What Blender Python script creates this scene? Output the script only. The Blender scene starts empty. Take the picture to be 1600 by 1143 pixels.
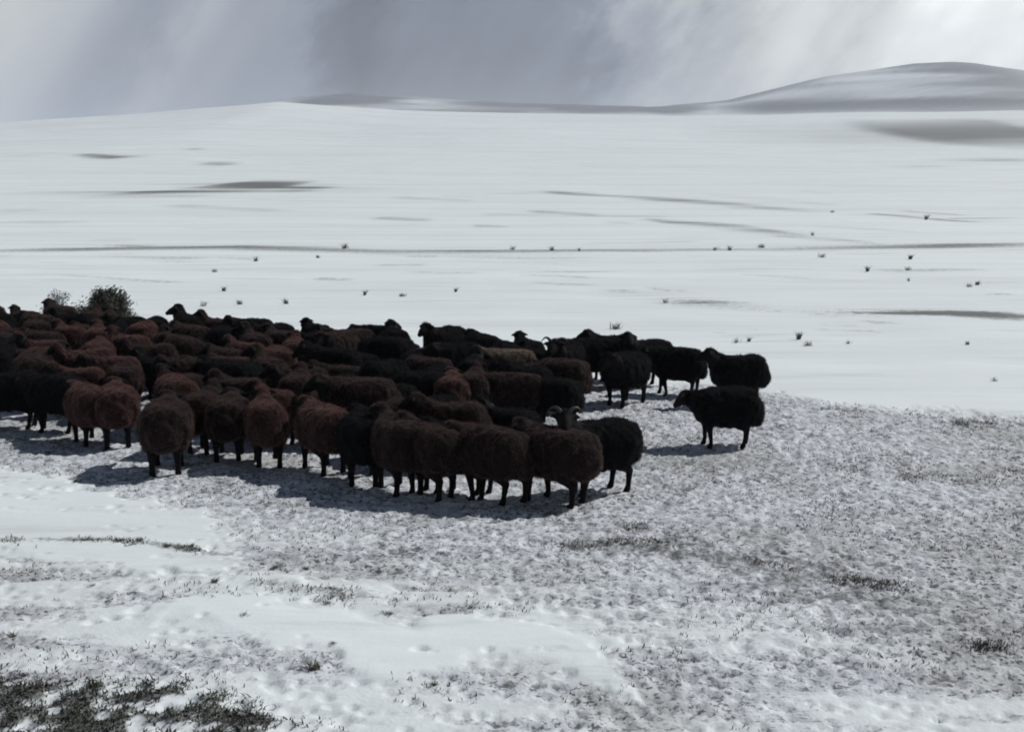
import bpy, math, random
import numpy as np
from mathutils import Vector, Matrix

R = math.radians
scene = bpy.context.scene
C = scene.collection
rng = random.Random(7)

# ------------------------------------------------------------------ camera
CAM_Z = 3.0
FPX = 1931.0                       # focal length in photo pixels (1600 wide)
PITCH = math.atan(281.5 / FPX)
cam_d = bpy.data.cameras.new('camera')
cam_d.sensor_width = 36
cam_d.lens = 36 * FPX / 1600
cam_d.clip_start = 0.1
cam_d.clip_end = 30000
cam = bpy.data.objects.new('camera', cam_d)
C.objects.link(cam)
cam.location = (0, 0, CAM_Z)
cam.rotation_euler = (math.pi / 2 - PITCH, 0, 0)
scene.camera = cam

# ------------------------------------------------------------------ sky, sun, exposure
SUN_AZ, SUN_EL = 63, 43            # degrees clockwise from the view direction (+y), above the horizon
EXPOSURE = -0.56
sun_d = bpy.data.lights.new('sun', 'SUN')
sun_d.energy = 5.0
sun_d.angle = R(0.53)
sun_d.color = (1.0, 0.98, 0.945)
sun = bpy.data.objects.new('sun', sun_d)
C.objects.link(sun)
sv = Vector((math.sin(R(SUN_AZ)) * math.cos(R(SUN_EL)), math.cos(R(SUN_AZ)) * math.cos(R(SUN_EL)), math.sin(R(SUN_EL))))
sun.rotation_euler = sv.to_track_quat('Z', 'Y').to_euler()
sun.location = (30, 20, 40)

scene.view_settings.view_transform = 'Standard'
scene.view_settings.look = 'None'
scene.view_settings.gamma = 1
scene.view_settings.exposure = EXPOSURE
scene.cycles.filter_width = 1.9
scene.cycles.max_bounces = 6
scene.cycles.diffuse_bounces = 3
scene.cycles.volume_bounces = 1
scene.cycles.use_denoising = True


class NT:
    """small helper for building node trees"""
    def __init__(self, tree):
        self.t = tree
        tree.nodes.clear()

    def n(self, kind, **kw):
        nd = self.t.nodes.new(kind)
        for k, v in kw.items():
            setattr(nd, k, v)
        return nd

    def put(self, sock, v):
        if isinstance(v, bpy.types.NodeSocket):
            self.t.links.new(v, sock)
        elif v is not None:
            if sock.type == 'RGBA' and not isinstance(v, (int, float)):
                v = tuple(v) + (1,) * (4 - len(v))
            sock.default_value = v

    def math(self, op, a, b=None, c=None, clamp=False):
        nd = self.n('ShaderNodeMath', operation=op, use_clamp=clamp)
        for i, v in enumerate((a, b, c)):
            self.put(nd.inputs[i], v)
        return nd.outputs[0]

    def step(self, v, lo, hi, a=0.0, b=1.0):
        nd = self.n('ShaderNodeMapRange', interpolation_type='SMOOTHSTEP')
        for i, x in enumerate((v, lo, hi, a, b)):
            self.put(nd.inputs[i], x)
        return nd.outputs[0]

    def mix(self, f, a, b, blend='MIX'):
        nd = self.n('ShaderNodeMix', data_type='RGBA', blend_type=blend)
        self.put(nd.inputs[0], f)
        self.put(nd.inputs[6], a)
        self.put(nd.inputs[7], b)
        return nd.outputs[2]

    def noise(self, vec, scale, detail=3, rough=0.5):
        nd = self.n('ShaderNodeTexNoise')
        self.put(nd.inputs['Vector'], vec)
        nd.inputs['Scale'].default_value = scale
        nd.inputs['Detail'].default_value = detail
        nd.inputs['Roughness'].default_value = rough
        return nd.outputs['Fac']

    def xyz(self, x, y, z):
        nd = self.n('ShaderNodeCombineXYZ')
        for i, v in enumerate((x, y, z)):
            self.put(nd.inputs[i], v)
        return nd.outputs[0]


world = bpy.data.worlds.new('World')
scene.world = world
world.use_nodes = True
W = NT(world.node_tree)
sky = W.n('ShaderNodeTexSky', sky_type='NISHITA')
sky.sun_disc = False
sky.sun_elevation = R(SUN_EL)
sky.sun_rotation = R(SUN_AZ)
sky.altitude = 3200
sky.air_density = 1.0
sky.dust_density = 0.4
sep = W.n('ShaderNodeSeparateXYZ')
tc = W.n('ShaderNodeTexCoord')
W.t.links.new(tc.outputs['Generated'], sep.inputs[0])
dx, dy, dz = sep.outputs
az = W.math('MULTIPLY', W.math('ARCTAN2', dx, dy), 57.2958)          # degrees, right of the view positive
el = W.math('MULTIPLY', W.math('ARCSINE', dz), 57.2958)
slant = W.math('MULTIPLY_ADD', el, -0.62, az)                         # snow veils lean with the wind
veil = W.noise(W.xyz(slant, W.math('MULTIPLY', el, 0.16), 0.0), 0.10, 4, 0.5)
puff = W.noise(W.xyz(W.math('MULTIPLY', az, 0.6), el, 3.7), 0.11, 5, 0.55)
rag = W.noise(W.xyz(W.math('MULTIPLY', slant, 0.8), W.math('MULTIPLY', el, 0.7), 9.1), 0.30, 5, 0.6)
# bank of snow cloud: a dark shower ahead, brighter towards the sun and to the left
ramp = W.n('ShaderNodeValToRGB')
ramp.color_ramp.interpolation = 'EASE'
els = ramp.color_ramp.elements
CL = [(-60, .40), (-34, .42), (-24, .46), (-18.5, .30), (-14.5, .38), (-11, .27), (-8, .095), (-5, .15), (-1, .17), (2, .20), (4.5, .43), (7, .61), (12, .70), (18, .83), (23, .90), (40, .91), (75, .82), (130, .50)]
els[0].position, els[1].position = (CL[0][0] + 60) / 190, (CL[-1][0] + 60) / 190
els[0].color, els[1].color = (CL[0][1],) * 3 + (1,), (CL[-1][1],) * 3 + (1,)
for a, v in CL[1:-1]:
    e = els.new((a + 60) / 190)
    e.color = (v, v, v, 1)
wander = W.math('MULTIPLY_ADD', W.math('SUBTRACT', rag, 0.5), 7.0, W.math('MULTIPLY_ADD', el, -0.35, W.math('ADD', az, 1.2)))
W.put(ramp.inputs[0], W.math('DIVIDE', W.math('ADD', wander, 60.0), 190.0, clamp=True))
lum = W.math('MULTIPLY', ramp.outputs[0], 1.42)
lum = W.math('MULTIPLY', lum, W.math('MULTIPLY_ADD', veil, 1.7, 0.15))
lum = W.math('MULTIPLY', lum, W.math('MULTIPLY_ADD', rag, 0.7, 0.65))
lum = W.math('MULTIPLY', lum, W.step(el, 0, 9, 0.86, 1.14))
tint = W.mix(W.step(lum, 0.2, 0.9), (0.80, 0.93, 1.18), (0.965, 1.0, 1.01))
cloud = W.mix(1.0, tint, W.xyz(lum, lum, lum), 'MULTIPLY')
# above the bank the cloud breaks up into deep blue mountain sky
cov = W.step(W.math('MULTIPLY_ADD', W.math('SUBTRACT', puff, 0.5), 34.0, el), 12, 28, 1.0, 0.0)
bg_sky = W.n('ShaderNodeBackground')
W.t.links.new(sky.outputs[0], bg_sky.inputs[0])
bg_sky.inputs[1].default_value = 0.05
bg_cl = W.n('ShaderNodeBackground')
W.t.links.new(cloud, bg_cl.inputs[0])
bg_cl.inputs[1].default_value = 1.0
mixs = W.n('ShaderNodeMixShader')
W.put(mixs.inputs[0], cov)
W.t.links.new(bg_sky.outputs[0], mixs.inputs[1])
W.t.links.new(bg_cl.outputs[0], mixs.inputs[2])
wo = W.n('ShaderNodeOutputWorld')
W.t.links.new(mixs.outputs[0], wo.inputs[0])


# ------------------------------------------------------------------ numpy noise
def _h(ix, iy, iz, seed):
    n = (ix.astype(np.int64) * 374761393 + iy.astype(np.int64) * 668265263 + iz.astype(np.int64) * 2147483647 + seed * 974711) & 0xffffffff
    n = ((n ^ (n >> 13)) * 1274126177) & 0xffffffff
    n = ((n ^ (n >> 16)) * 2246822519) & 0xffffffff
    n = n ^ (n >> 15)
    return (n & 0xffffff) / float(0xffffff)


def vn2(x, y, seed=0):
    ix, iy = np.floor(x), np.floor(y)
    fx, fy = x - ix, y - iy
    fx = fx * fx * (3 - 2 * fx)
    fy = fy * fy * (3 - 2 * fy)
    z = np.zeros_like(ix)
    a, b = _h(ix, iy, z, seed), _h(ix + 1, iy, z, seed)
    c, d = _h(ix, iy + 1, z, seed), _h(ix + 1, iy + 1, z, seed)
    return (a + (b - a) * fx) * (1 - fy) + (c + (d - c) * fx) * fy


def fbm2(x, y, seed=0, o=4):
    s, a, t = 0, 0.5, 0
    for i in range(o):
        s = s + a * vn2(x * 2 ** i + 17.3 * i, y * 2 ** i - 9.1 * i, seed + i)
        t += a
        a *= 0.5
    return s / t


def vn3(p, seed=0):
    i = np.floor(p)
    f = p - i
    f = f * f * (3 - 2 * f)
    out = 0
    for cx in (0, 1):
        for cy in (0, 1):
            for cz in (0, 1):
                w = (f[..., 0] if cx else 1 - f[..., 0]) * (f[..., 1] if cy else 1 - f[..., 1]) * (f[..., 2] if cz else 1 - f[..., 2])
                out = out + w * _h(i[..., 0] + cx, i[..., 1] + cy, i[..., 2] + cz, seed)
    return out


def sstep(v, lo, hi):
    t = np.clip((v - lo) / (hi - lo), 0, 1)
    return t * t * (3 - 2 * t)


# ------------------------------------------------------------------ lie of the land
def px_at(depth, px):
    return (px - 800) / FPX * depth


RX1 = [px_at(1100, p) for p in (-2500, -600, 0, 200, 440, 620, 800, 1050, 1300, 1600, 2600)]
RZ1 = [40, 46, 57, 64, 75, 69, 67, 64.5, 67, 69, 60]
RX2 = [px_at(2600, p) for p in (-2500, -300, 300, 480, 560, 660, 800, 1000, 1120, 1260, 1390, 1460, 1600, 2000, 3000)]
RZ2 = [90, 110, 140, 180, 189, 184, 169, 162, 174, 222, 248, 252, 228, 170, 110]


def land(x, y):
    """height of the open ground, metres; x, y arrays"""
    x = np.asarray(x, float)
    y = np.asarray(y, float)
    a = np.interp(x, RX1, RZ1)
    t = np.clip((y - 100) / 1000, 0, None)
    z = a * np.where(t < 1, t ** 2, 1.0)
    z = z * (1 - 0.5 * sstep(y, 1100, 1900))
    b = np.interp(x, RX2, RZ2)
    b = b + 10 * (fbm2(x / 260, y / 260, 5) - 0.5) * sstep(y, 1500, 2200)
    z2 = b * np.exp(-((y - 2600) / 620.0) ** 2)
    z = np.maximum(z, z2) + np.where(y > 2600, 0.3 * b * (1 - np.exp(-((y - 2600) / 620.0) ** 2)), 0) * 0
    z = z + sstep(y, 30, 120) * 0.5 * (fbm2(x / 30, y / 30, 3) - 0.5) + sstep(y, 150, 600) * 5 * (fbm2(x / 170, y / 90, 4) - 0.5)
    return z + 0.10 * (fbm2(x / 3.2, y / 3.2, 8, 2) - 0.5) * (1 - sstep(y, 40, 80))


def ray(px, py):
    u, v = (px - 800) / FPX, (571.5 - py) / FPX
    cp, sp = math.cos(PITCH), math.sin(PITCH)
    return Vector((u, cp + v * sp, -sp + v * cp))


NEAR_T = np.arange(4, 30, 0.04)
FAR_T = np.concatenate([np.arange(18, 40, 0.05), np.geomspace(40, 4000, 3500)])


def ground(px, py):
    """the spot on the land seen at a photo pixel"""
    d = ray(px, py)
    ts = NEAR_T if py > 560 else FAR_T
    z = CAM_Z + d.z * ts - land(d.x * ts, d.y * ts)
    i = np.argmax(z <= 0) if (z <= 0).any() else len(ts) - 1
    if i > 0 and z[i] <= 0:
        t = ts[i - 1] + (ts[i] - ts[i - 1]) * z[i - 1] / (z[i - 1] - z[i])
    else:
        t = ts[i]
    return d.x * t, d.y * t


def poly_sd(x, y, pts):
    """signed distance to a polygon, inside positive"""
    d = np.full(x.shape, 1e9)
    ins = np.zeros(x.shape, bool)
    n = len(pts)
    for i in range(n):
        ax, ay = pts[i]
        bx, by = pts[(i + 1) % n]
        ex, ey = bx - ax, by - ay
        t = np.clip(((x - ax) * ex + (y - ay) * ey) / (ex * ex + ey * ey + 1e-12), 0, 1)
        d = np.minimum(d, np.hypot(x - ax - t * ex, y - ay - t * ey))
        cross = (ay > y) != (by > y)
        xi = ax + (y - ay) / (by - ay + 1e-12) * ex
        ins ^= cross & (x < xi)
    return np.where(ins, d, -d)


TRAMPLED = [(-500, 528), (0, 532), (300, 552), (600, 585), (830, 602), (1000, 598), (1190, 606), (1300, 626), (1450, 640), (1600, 650), (2000, 690), (3000, 1400), (-1400, 1400), (-700, 700)]
SMOOTH = [
    [(-300, 738), (0, 738), (120, 758), (230, 800), (350, 838), (405, 872), (395, 900), (250, 888), (120, 862), (0, 846), (-300, 842)],
    [(-300, 850), (0, 856), (150, 872), (300, 888), (400, 898), (600, 908), (570, 926), (400, 918), (200, 892), (0, 872), (-300, 866)],
    [(240, 948), (420, 936), (620, 953), (800, 973), (890, 1005), (960, 1030), (1000, 1055), (960, 1072), (850, 1062), (700, 1054), (540, 1026), (380, 1002), (280, 978)],
]
STREAKS = [  # polylines of darker-toned ground, mostly wind-bared or worn: points, half width in pixels, strength
    ([(-100, 393), (0, 392), (180, 389), (360, 387), (620, 393), (900, 391), (1150, 389), (1400, 385), (1600, 381), (1700, 380)], 3.4, .74),
    ([(200, 300), (330, 297), (440, 293), (515, 296)], 5, 1.0),
    ([(345, 287), (400, 286), (450, 292)], 4, .8),
    ([(120, 240), (170, 247), (212, 245)], 3, .7),
    ([(40, 243), (70, 240)], 2.5, .6), ([(290, 233), (312, 233)], 2.5, .6),
    ([(320, 253), (360, 258)], 2, .5),
    ([(840, 298), (1000, 308), (1150, 320), (1310, 331)], 2.2, .62),
    ([(1370, 335), (1450, 342), (1530, 346)], 2.6, .75),
    ([(820, 329), (950, 338)], 2.2, .5), ([(1000, 342), (1120, 351), (1200, 360), (1270, 367)], 3, .62),
    ([(580, 340), (680, 344)], 2, .45),
    ([(1040, 472), (1200, 482), (1330, 486), (1480, 488), (1620, 497)], 7, 1.0),
    ([(820, 440), (1000, 455)], 4, .34), ([(700, 402), (1010, 404)], 4, .40), ([(150, 400), (330, 404)], 3, .4),
    ([(0, 328), (200, 326), (450, 330)], 8, .30),  # faint grey band across the far plain
    ([(1400, 216), (1510, 212), (1700, 208)], 20, .8), ([(1380, 256), (1480, 250), (1600, 246)], 4, .45),  # broad soft dark patch on the right slope, then a thin streak
    ([(1190, 716), (1330, 733), (1450, 745), (1640, 758)], 7, .58),
    ([(850, 854), (1000, 846), (1110, 834)], 7, .5), ([(940, 826), (1090, 812)], 6, .4),
    ([(1180, 878), (1330, 905), (1410, 915)], 8, .5), ([(1480, 1012), (1580, 1008)], 14, .55),
    ([(850, 835), (1050, 850), (1250, 900), (1480, 960)], 42, .52),
    ([(1490, 660), (1555, 659)], 5, .7), ([(1560, 730), (1640, 735)], 5, .4), ([(0, 846), (180, 846), (380, 868)], 4, .6),
    ([(380, 905), (560, 935), (720, 948)], 9, .42), ([(0, 690), (120, 700)], 9, .35),
]


rs = random.Random(11)
for _ in range(70):
    px0, py0 = rs.uniform(-50, 1600), 300 + 230 * rs.random() ** 1.3
    if py0 > 440 and px0 < 1000:
        continue
    ln, sl = rs.uniform(25, 220), rs.uniform(-0.02, 0.07)
    STREAKS.append(([(px0, py0), (px0 + ln * .5, py0 + sl * ln * .5 + rs.uniform(-1.5, 1.5)), (px0 + ln, py0 + sl * ln)], rs.uniform(1.2, 2.6), rs.uniform(.26, .52)))


def axis(dense_lo, dense_hi, ds, g, far):
    v = list(np.arange(dense_lo, dense_hi + 1e-6, ds))
    s, p = ds, dense_hi
    while p < far:
        s *= g
        p += s
        v.append(p)
    s, p = ds, dense_lo
    lo = []
    while p > -far:
        s *= g
        p -= s
        lo.append(p)
    return np.array(lo[::-1] + v)


def make_ground():
    xs = axis(-9.4, 9.4, 0.026, 1.045, 7000)
    ys, y = [], 5.6
    while y < 7000:
        ys.append(y)
        if y < 1300:
            y += min(max(0.026, y * y / 4600), 6.0)
        else:
            y += min(6 * 1.05 ** ((y - 1300) / 60), 0.03 * y)
    s, p, lo = 0.03, 5.6, []
    while p > -3000:
        s *= 1.12
        p -= s
        lo.append(p)
    ys = np.array(lo[::-1] + ys)
    nx, ny = len(xs), len(ys)
    X, Y = np.meshgrid(xs, ys)
    Z = land(X, Y)
    tramp = np.zeros_like(X)
    bare = np.zeros_like(X)
    smooth = np.zeros_like(X)
    near = (Y > 4) & (Y < 40) & (np.abs(X) < 25)
    x, y = X[near], Y[near]
    wx = x + 0.9 * (fbm2(x / 1.1, y / 1.6, 21) - 0.5)
    wy = y + 1.3 * (fbm2(x / 1.0, y / 1.4, 31) - 0.5)
    wx = wx + 0.35 * (fbm2(x / 0.22, y / 0.3, 25) - 0.5)
    wy = wy + 0.55 * (fbm2(x / 0.25, y / 0.25, 26) - 0.5)
    T = [ground(*p) for p in TRAMPLED]
    t = sstep(poly_sd(wx, wy, T) + 0.9 * (fbm2(x / 0.35, y / 0.5, 24) - 0.5), -0.35, 0.45)
    sm = np.zeros_like(x)
    for P in SMOOTH:
        sm = np.maximum(sm, sstep(poly_sd(wx, wy, [ground(*p) for p in P]), -0.12, 0.12))
    sm = sm * (1 - 0.22 * sstep(fbm2((x + 0.35 * y) / 0.75, y / 0.22, 43), 0.54, 0.70))
    patch = fbm2(x / 0.9, y / 0.9, 41)
    tt = t * (1 - sm)
    # foreground keeps more untouched snow between the prints
    fg = sstep(-x * 0.55 - y + 9.5, -1.0, 1.2)
    tt = tt * (1 - 0.75 * fg * sstep(fbm2((x + 0.3 * y) / 1.1, y / 0.3, 44), 0.36, 0.60))
    dens = tt * (1 - 0.45 * fg * sstep(patch, 0.42, 0.6))
    # hoof prints: small pits, cell by cell
    pit = np.zeros_like(x)
    dark = np.zeros_like(x)
    for cell, lay in ((0.105, 0), (0.085, 1), (0.16, 2)):
        cx, cy = np.floor(x / cell), np.floor(y / cell)
        z0 = np.zeros_like(cx)
        for ox in (-1, 0, 1):
            for oy in (-1, 0, 1):
                gx, gy = cx + ox, cy + oy
                hx = (gx + _h(gx, gy, z0, 50 + lay)) * cell
                hy = (gy + _h(gx, gy, z0, 60 + lay)) * cell
                rr = cell * (0.24 + 0.20 * _h(gx, gy, z0, 70 + lay))
                an = _h(gx, gy, z0, 80 + lay) * 3.14
                on = _h(gx, gy, z0, 90 + lay)
                ddx, ddy = x - hx, y - hy
                u = ddx * np.cos(an) + ddy * np.sin(an)
                v = -ddx * np.sin(an) + ddy * np.cos(an)
                r = np.sqrt((u / 1.35) ** 2 + v * v) / rr
                k = np.where(on < dens * 0.8, 1.0, 0.0)
                pit = np.minimum(pit, -k * (0.021 * (1 - sstep(r, 0.55, 1.15))) * (0.5 + _h(gx, gy, z0, 95 + lay)))
                pit = pit + k * 0.004 * np.exp(-((r - 1.25) / 0.25) ** 2)
                dark = np.maximum(dark, k * (1 - sstep(r, 0.3, 0.95)) * sstep(_h(gx, gy, z0, 99 + lay), 0.30, 0.8))
    lump = (fbm2(x / 0.22, y / 0.22, 61, 4) - 0.5)
    fine = fbm2(x / 0.085, y / 0.085, 66, 2) - 0.5
    z = pit + tt * (0.013 * lump + 0.013 * fine)
    z += sm * (0.018 + 0.024 * (fbm2(x / 0.9, y / 0.35, 62, 4) - 0.5))
    z += (1 - t) * 0.03 * (fbm2(x / 2.2, y / 0.8, 63, 3) - 0.5)
    # clumpy sward at the near corner
    sw = SWARD(x, y)
    z += sw * (0.07 * (fbm2(x / 0.10, y / 0.10, 71, 3) - 0.5) + 0.02)
    Z[near] += z
    tramp[near] = tt
    smooth[near] = sm
    b = 0.50 * dark * tt + 0.30 * tt * sstep(fbm2(x / 0.3, y / 0.3, 81), 0.50, 0.74)
    b = np.maximum(b, sw * sstep(fbm2(x / 0.10, y / 0.10, 71, 3), 0.34, 0.60) * 0.85)
    bare[near] = b
    # worn streaks and other darker bands everywhere
    for pts, hw, st in STREAKS:
        W_ = [ground(*p) for p in pts]
        mid = pts[len(pts) // 2]
        g0, g1 = ground(mid[0], mid[1] - hw), ground(mid[0], mid[1] + hw)
        half = abs(g0[1] - g1[1]) / 2
        far_y = np.mean([q[1] for q in W_])
        m = (Y > min(q[1] for q in W_) - 5 * half - 1) & (Y < max(q[1] for q in W_) + 5 * half + 1)
        m &= (X > min(q[0] for q in W_) - 6 * half - 2) & (X < max(q[0] for q in W_) + 6 * half + 2)
        x, y = X[m], Y[m]
        if len(x) == 0:
            continue
        sc = max(half * 1.6, 0.25)
        wy = y + half * 1.5 * (fbm2(x / (sc * 5), y / sc, 91) - 0.5)
        d = np.full(x.shape, 1e9)
        al = np.zeros(x.shape)
        for i in range(len(W_) - 1):
            (ax, ay), (bx, by) = W_[i], W_[i + 1]
            ex, ey = bx - ax, by - ay
            q = np.clip(((x - ax) * ex + (wy - ay) * ey) / (ex * ex + ey * ey), 0, 1)
            d = np.minimum(d, np.hypot(x - ax - q * ex, wy - ay - q * ey))
        # ends thin out
        e0, e1 = W_[0][0], W_[-1][0]
        w = abs(e1 - e0) * 0.18 + 1e-6
        endf = sstep(x, e0 - w * 0.3, e0 + w) * (1 - sstep(x, e1 - w, e1 + w * 0.3))
        f = np.exp(-(d / half) ** 2) * st * (0.45 + 0.55 * endf)
        nb_ = fbm2(x / (sc * 3.5), y / (sc * 0.7), 93)
        if hw < 3.5:
            f *= 0.5 + 0.9 * nb_
        elif hw < 15:
            f *= 0.3 + 1.0 * sstep(nb_, 0.28, 0.68)
        else:
            f *= 0.75 + 0.5 * nb_
        bare[m] = np.maximum(bare[m], f)
    # bare flanks of the farther hill, thinned rightward to paint its fade into cloud
    hill = (Y > 1500)
    x, y = X[hill], Y[hill]
    hz = Z[hill]
    f = np.clip(0.78 + 2.0 * (fbm2(x / 420 + hz / 130, hz / 24, 101, 4) - 0.5), 0, 0.95) * sstep(hz, 90, 150) * (1 - 0.6 * sstep(x, 830, 1120)) * sstep(x, 250, 480)
    f = np.maximum(f, np.clip(0.80 + 1.3 * (fbm2(x / 160, hz / 16, 111, 3) - 0.5), 0, 1) * (1 - sstep(x, 300, 480)) * sstep(hz, 110, 140))
    f = np.maximum(f, 0.8 * (1 - sstep(np.abs(hz - np.interp(x, RX2, RZ2)), 4, 26)) * (1 - sstep(x, 500, 900)))
    bare[hill] = np.maximum(bare[hill], 0.86 * f)

    me = bpy.data.meshes.new('ground')
    nv = nx * ny
    co = np.stack([X, Y, Z], -1).reshape(-1, 3).astype(np.float32)
    me.vertices.add(nv)
    me.vertices.foreach_set('co', co.ravel())
    idx = np.arange(nv, dtype=np.int32).reshape(ny, nx)
    q = np.stack([idx[:-1, :-1], idx[:-1, 1:], idx[1:, 1:], idx[1:, :-1]], -1).reshape(-1)
    nf = len(q) // 4
    me.loops.add(len(q))
    me.loops.foreach_set('vertex_index', q)
    me.polygons.add(nf)
    me.polygons.foreach_set('loop_start', np.arange(0, len(q), 4, dtype=np.int32))
    me.polygons.foreach_set('use_smooth', np.ones(nf, bool))
    for nm, arr in (('tramp', tramp), ('bare', bare)):
        at = me.attributes.new(nm, 'FLOAT', 'POINT')
        at.data.foreach_set('value', arr.ravel().astype(np.float32))
    me.update(calc_edges=True)
    o = bpy.data.objects.new('ground', me)
    o['kind'] = 'structure'
    o['label'] = 'snowy pasture with trampled hoof-marked strip running to hills'
    o['category'] = 'ground'
    C.objects.link(o)
    return o


SW_POLY = None


def SWARD(x, y):
    global SW_POLY
    if SW_POLY is None:
        SW_POLY = [ground(*p) for p in [(-400, 1040), (0, 1052), (140, 1060), (260, 1062), (360, 1080), (450, 1115), (500, 1200), (-500, 1200)]]
    wx = x + 0.5 * (fbm2(x / 0.5, y / 0.5, 121) - 0.5)
    wy = y + 0.5 * (fbm2(x / 0.5, y / 0.5, 122) - 0.5)
    return sstep(poly_sd(wx, wy, SW_POLY), -0.15, 0.35)


def mat(name):
    m = bpy.data.materials.new(name)
    m.use_nodes = True
    return m, NT(m.node_tree)


def finish(T, base, rough=0.8, normal=None, **kw):
    b = T.n('ShaderNodeBsdfPrincipled')
    T.put(b.inputs['Base Color'], base)
    T.put(b.inputs['Roughness'], rough)
    if normal is not None:
        T.put(b.inputs['Normal'], normal)
    for k, v in kw.items():
        T.put(b.inputs[k.replace('_', ' ')], v)
    o = T.n('ShaderNodeOutputMaterial')
    T.t.links.new(b.outputs[0], o.inputs[0])
    return b


def bump(T, h, strength, dist):
    nd = T.n('ShaderNodeBump')
    nd.inputs['Strength'].default_value = strength
    nd.inputs['Distance'].default_value = dist
    T.put(nd.inputs['Height'], h)
    return nd.outputs[0]


m_ground, T = mat('snow_ground')
geo = T.n('ShaderNodeNewGeometry')
pos = geo.outputs['Position']
a_t = T.n('ShaderNodeAttribute', attribute_name='tramp').outputs['Fac']
a_b = T.n('ShaderNodeAttribute', attribute_name='bare').outputs['Fac']
mp = T.n('ShaderNodeMapping')
T.put(mp.inputs['Vector'], pos)
mp.inputs['Scale'].default_value = (0.12, 1.0, 1.0)
n_fine = T.noise(pos, 26, 4, 0.6)
n_mid = T.noise(pos, 5, 4, 0.55)
n_big = T.noise(pos, 0.7, 3, 0.5)
n_str = T.noise(mp.outputs[0], 0.35, 5, 0.6)
n_str2 = T.noise(mp.outputs[0], 0.05, 4, 0.6)
clean = T.mix(T.step(n_str, 0.40, 0.72), (0.81, 0.865, 0.875), (0.72, 0.765, 0.775))
n_str3 = T.noise(mp.outputs[0], 1.3, 5, 0.65)
clean = T.mix(T.step(n_str3, 0.54, 0.72, 0.0, 0.55), clean, (0.42, 0.45, 0.455))
clean = T.mix(T.step(n_str2, 0.45, 0.70, 0.0, 0.75), clean, (0.69, 0.73, 0.74))
dirty = T.mix(T.step(n_mid, 0.35, 0.65), (0.70, 0.73, 0.775), (0.49, 0.515, 0.555))
snow = T.mix(a_t, clean, dirty)
soil = T.mix(n_big, (0.050, 0.052, 0.050), (0.092, 0.096, 0.088))
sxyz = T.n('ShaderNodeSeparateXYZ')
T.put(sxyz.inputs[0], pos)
haze_tint = T.step(sxyz.outputs[1], 700, 1300)          # purple-grey of the haze painted into the far hills' bare ground
soil = T.mix(haze_tint, soil, (0.088, 0.084, 0.100))
soil = T.mix(T.math('MULTIPLY', T.step(n_fine, 0.42, 0.62), T.math('SUBTRACT', 1.0, haze_tint)), soil, (0.125, 0.128, 0.118))
brk = T.math('ADD', T.math('MULTIPLY', T.math('SUBTRACT', n_fine, 0.5), 1.3), T.math('MULTIPLY', T.math('SUBTRACT', n_mid, 0.5), 0.9))
bb = T.math('ADD', a_b, T.math('MULTIPLY', brk, T.step(a_b, 0.02, 0.25)))
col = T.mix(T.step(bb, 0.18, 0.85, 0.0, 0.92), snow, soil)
# thin trodden snow with turf showing through in specks
sp1 = T.noise(pos, 25, 2, 0.55)
sp2 = T.noise(pos, 15, 3, 0.6)
spk = T.math('MAXIMUM', T.step(T.math('MULTIPLY_ADD', T.math('SUBTRACT', n_big, 0.5), 0.22, sp1), 0.545, 0.66), T.step(sp2, 0.58, 0.68))
n_pat = T.noise(pos, 0.42, 3, 0.55)
spk = T.math('MULTIPLY', T.math('MULTIPLY', spk, T.step(a_t, 0.15, 0.9)), T.step(n_pat, 0.34, 0.62, 0.70, 0.98))
col = T.mix(T.math('MULTIPLY', T.step(n_pat, 0.46, 0.66, 0.0, 0.55), a_t), col, (0.33, 0.335, 0.315))
col = T.mix(spk, col, T.mix(sp2, (0.060, 0.065, 0.068), (0.14, 0.146, 0.145)))
hgt = T.math('ADD', T.math('MULTIPLY', n_fine, T.math('MULTIPLY_ADD', a_t, 0.8, 0.12)), T.math('MULTIPLY', n_mid, T.math('MULTIPLY_ADD', a_t, 1.0, 0.25)))
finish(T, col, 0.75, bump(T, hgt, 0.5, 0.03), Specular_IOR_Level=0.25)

gobj = make_ground()
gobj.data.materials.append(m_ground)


def zland(x, y):
    return float(land(np.array([x]), np.array([y]))[0])


# ------------------------------------------------------------------ sheep
def sd_ell(p, c, r):
    q = p - np.array(c)
    r = np.array(r)
    k0 = np.linalg.norm(q / r, axis=-1)
    k1 = np.linalg.norm(q / (r * r), axis=-1) + 1e-9
    return k0 * (k0 - 1) / k1


def sd_box(p, c, r, n=2.7):
    """rounded barrel: a superellipsoid"""
    q = np.abs((p - np.array(c)) / np.array(r))
    k = (q ** n).sum(-1) ** (1 / n)
    return (k - 1) * 0.24


def sd_cone(p, a, b, ra, rb):
    a, b = np.array(a, float), np.array(b, float)
    ab = b - a
    t = np.clip(((p - a) @ ab) / (ab @ ab), 0, 1)
    return np.linalg.norm(p - a - t[..., None] * ab, axis=-1) - (ra + (rb - ra) * t)


def smin(a, b, k):
    h = np.clip(0.5 + 0.5 * (b - a) / k, 0, 1)
    return b * (1 - h) + a * h - k * h * (1 - h)


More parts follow.
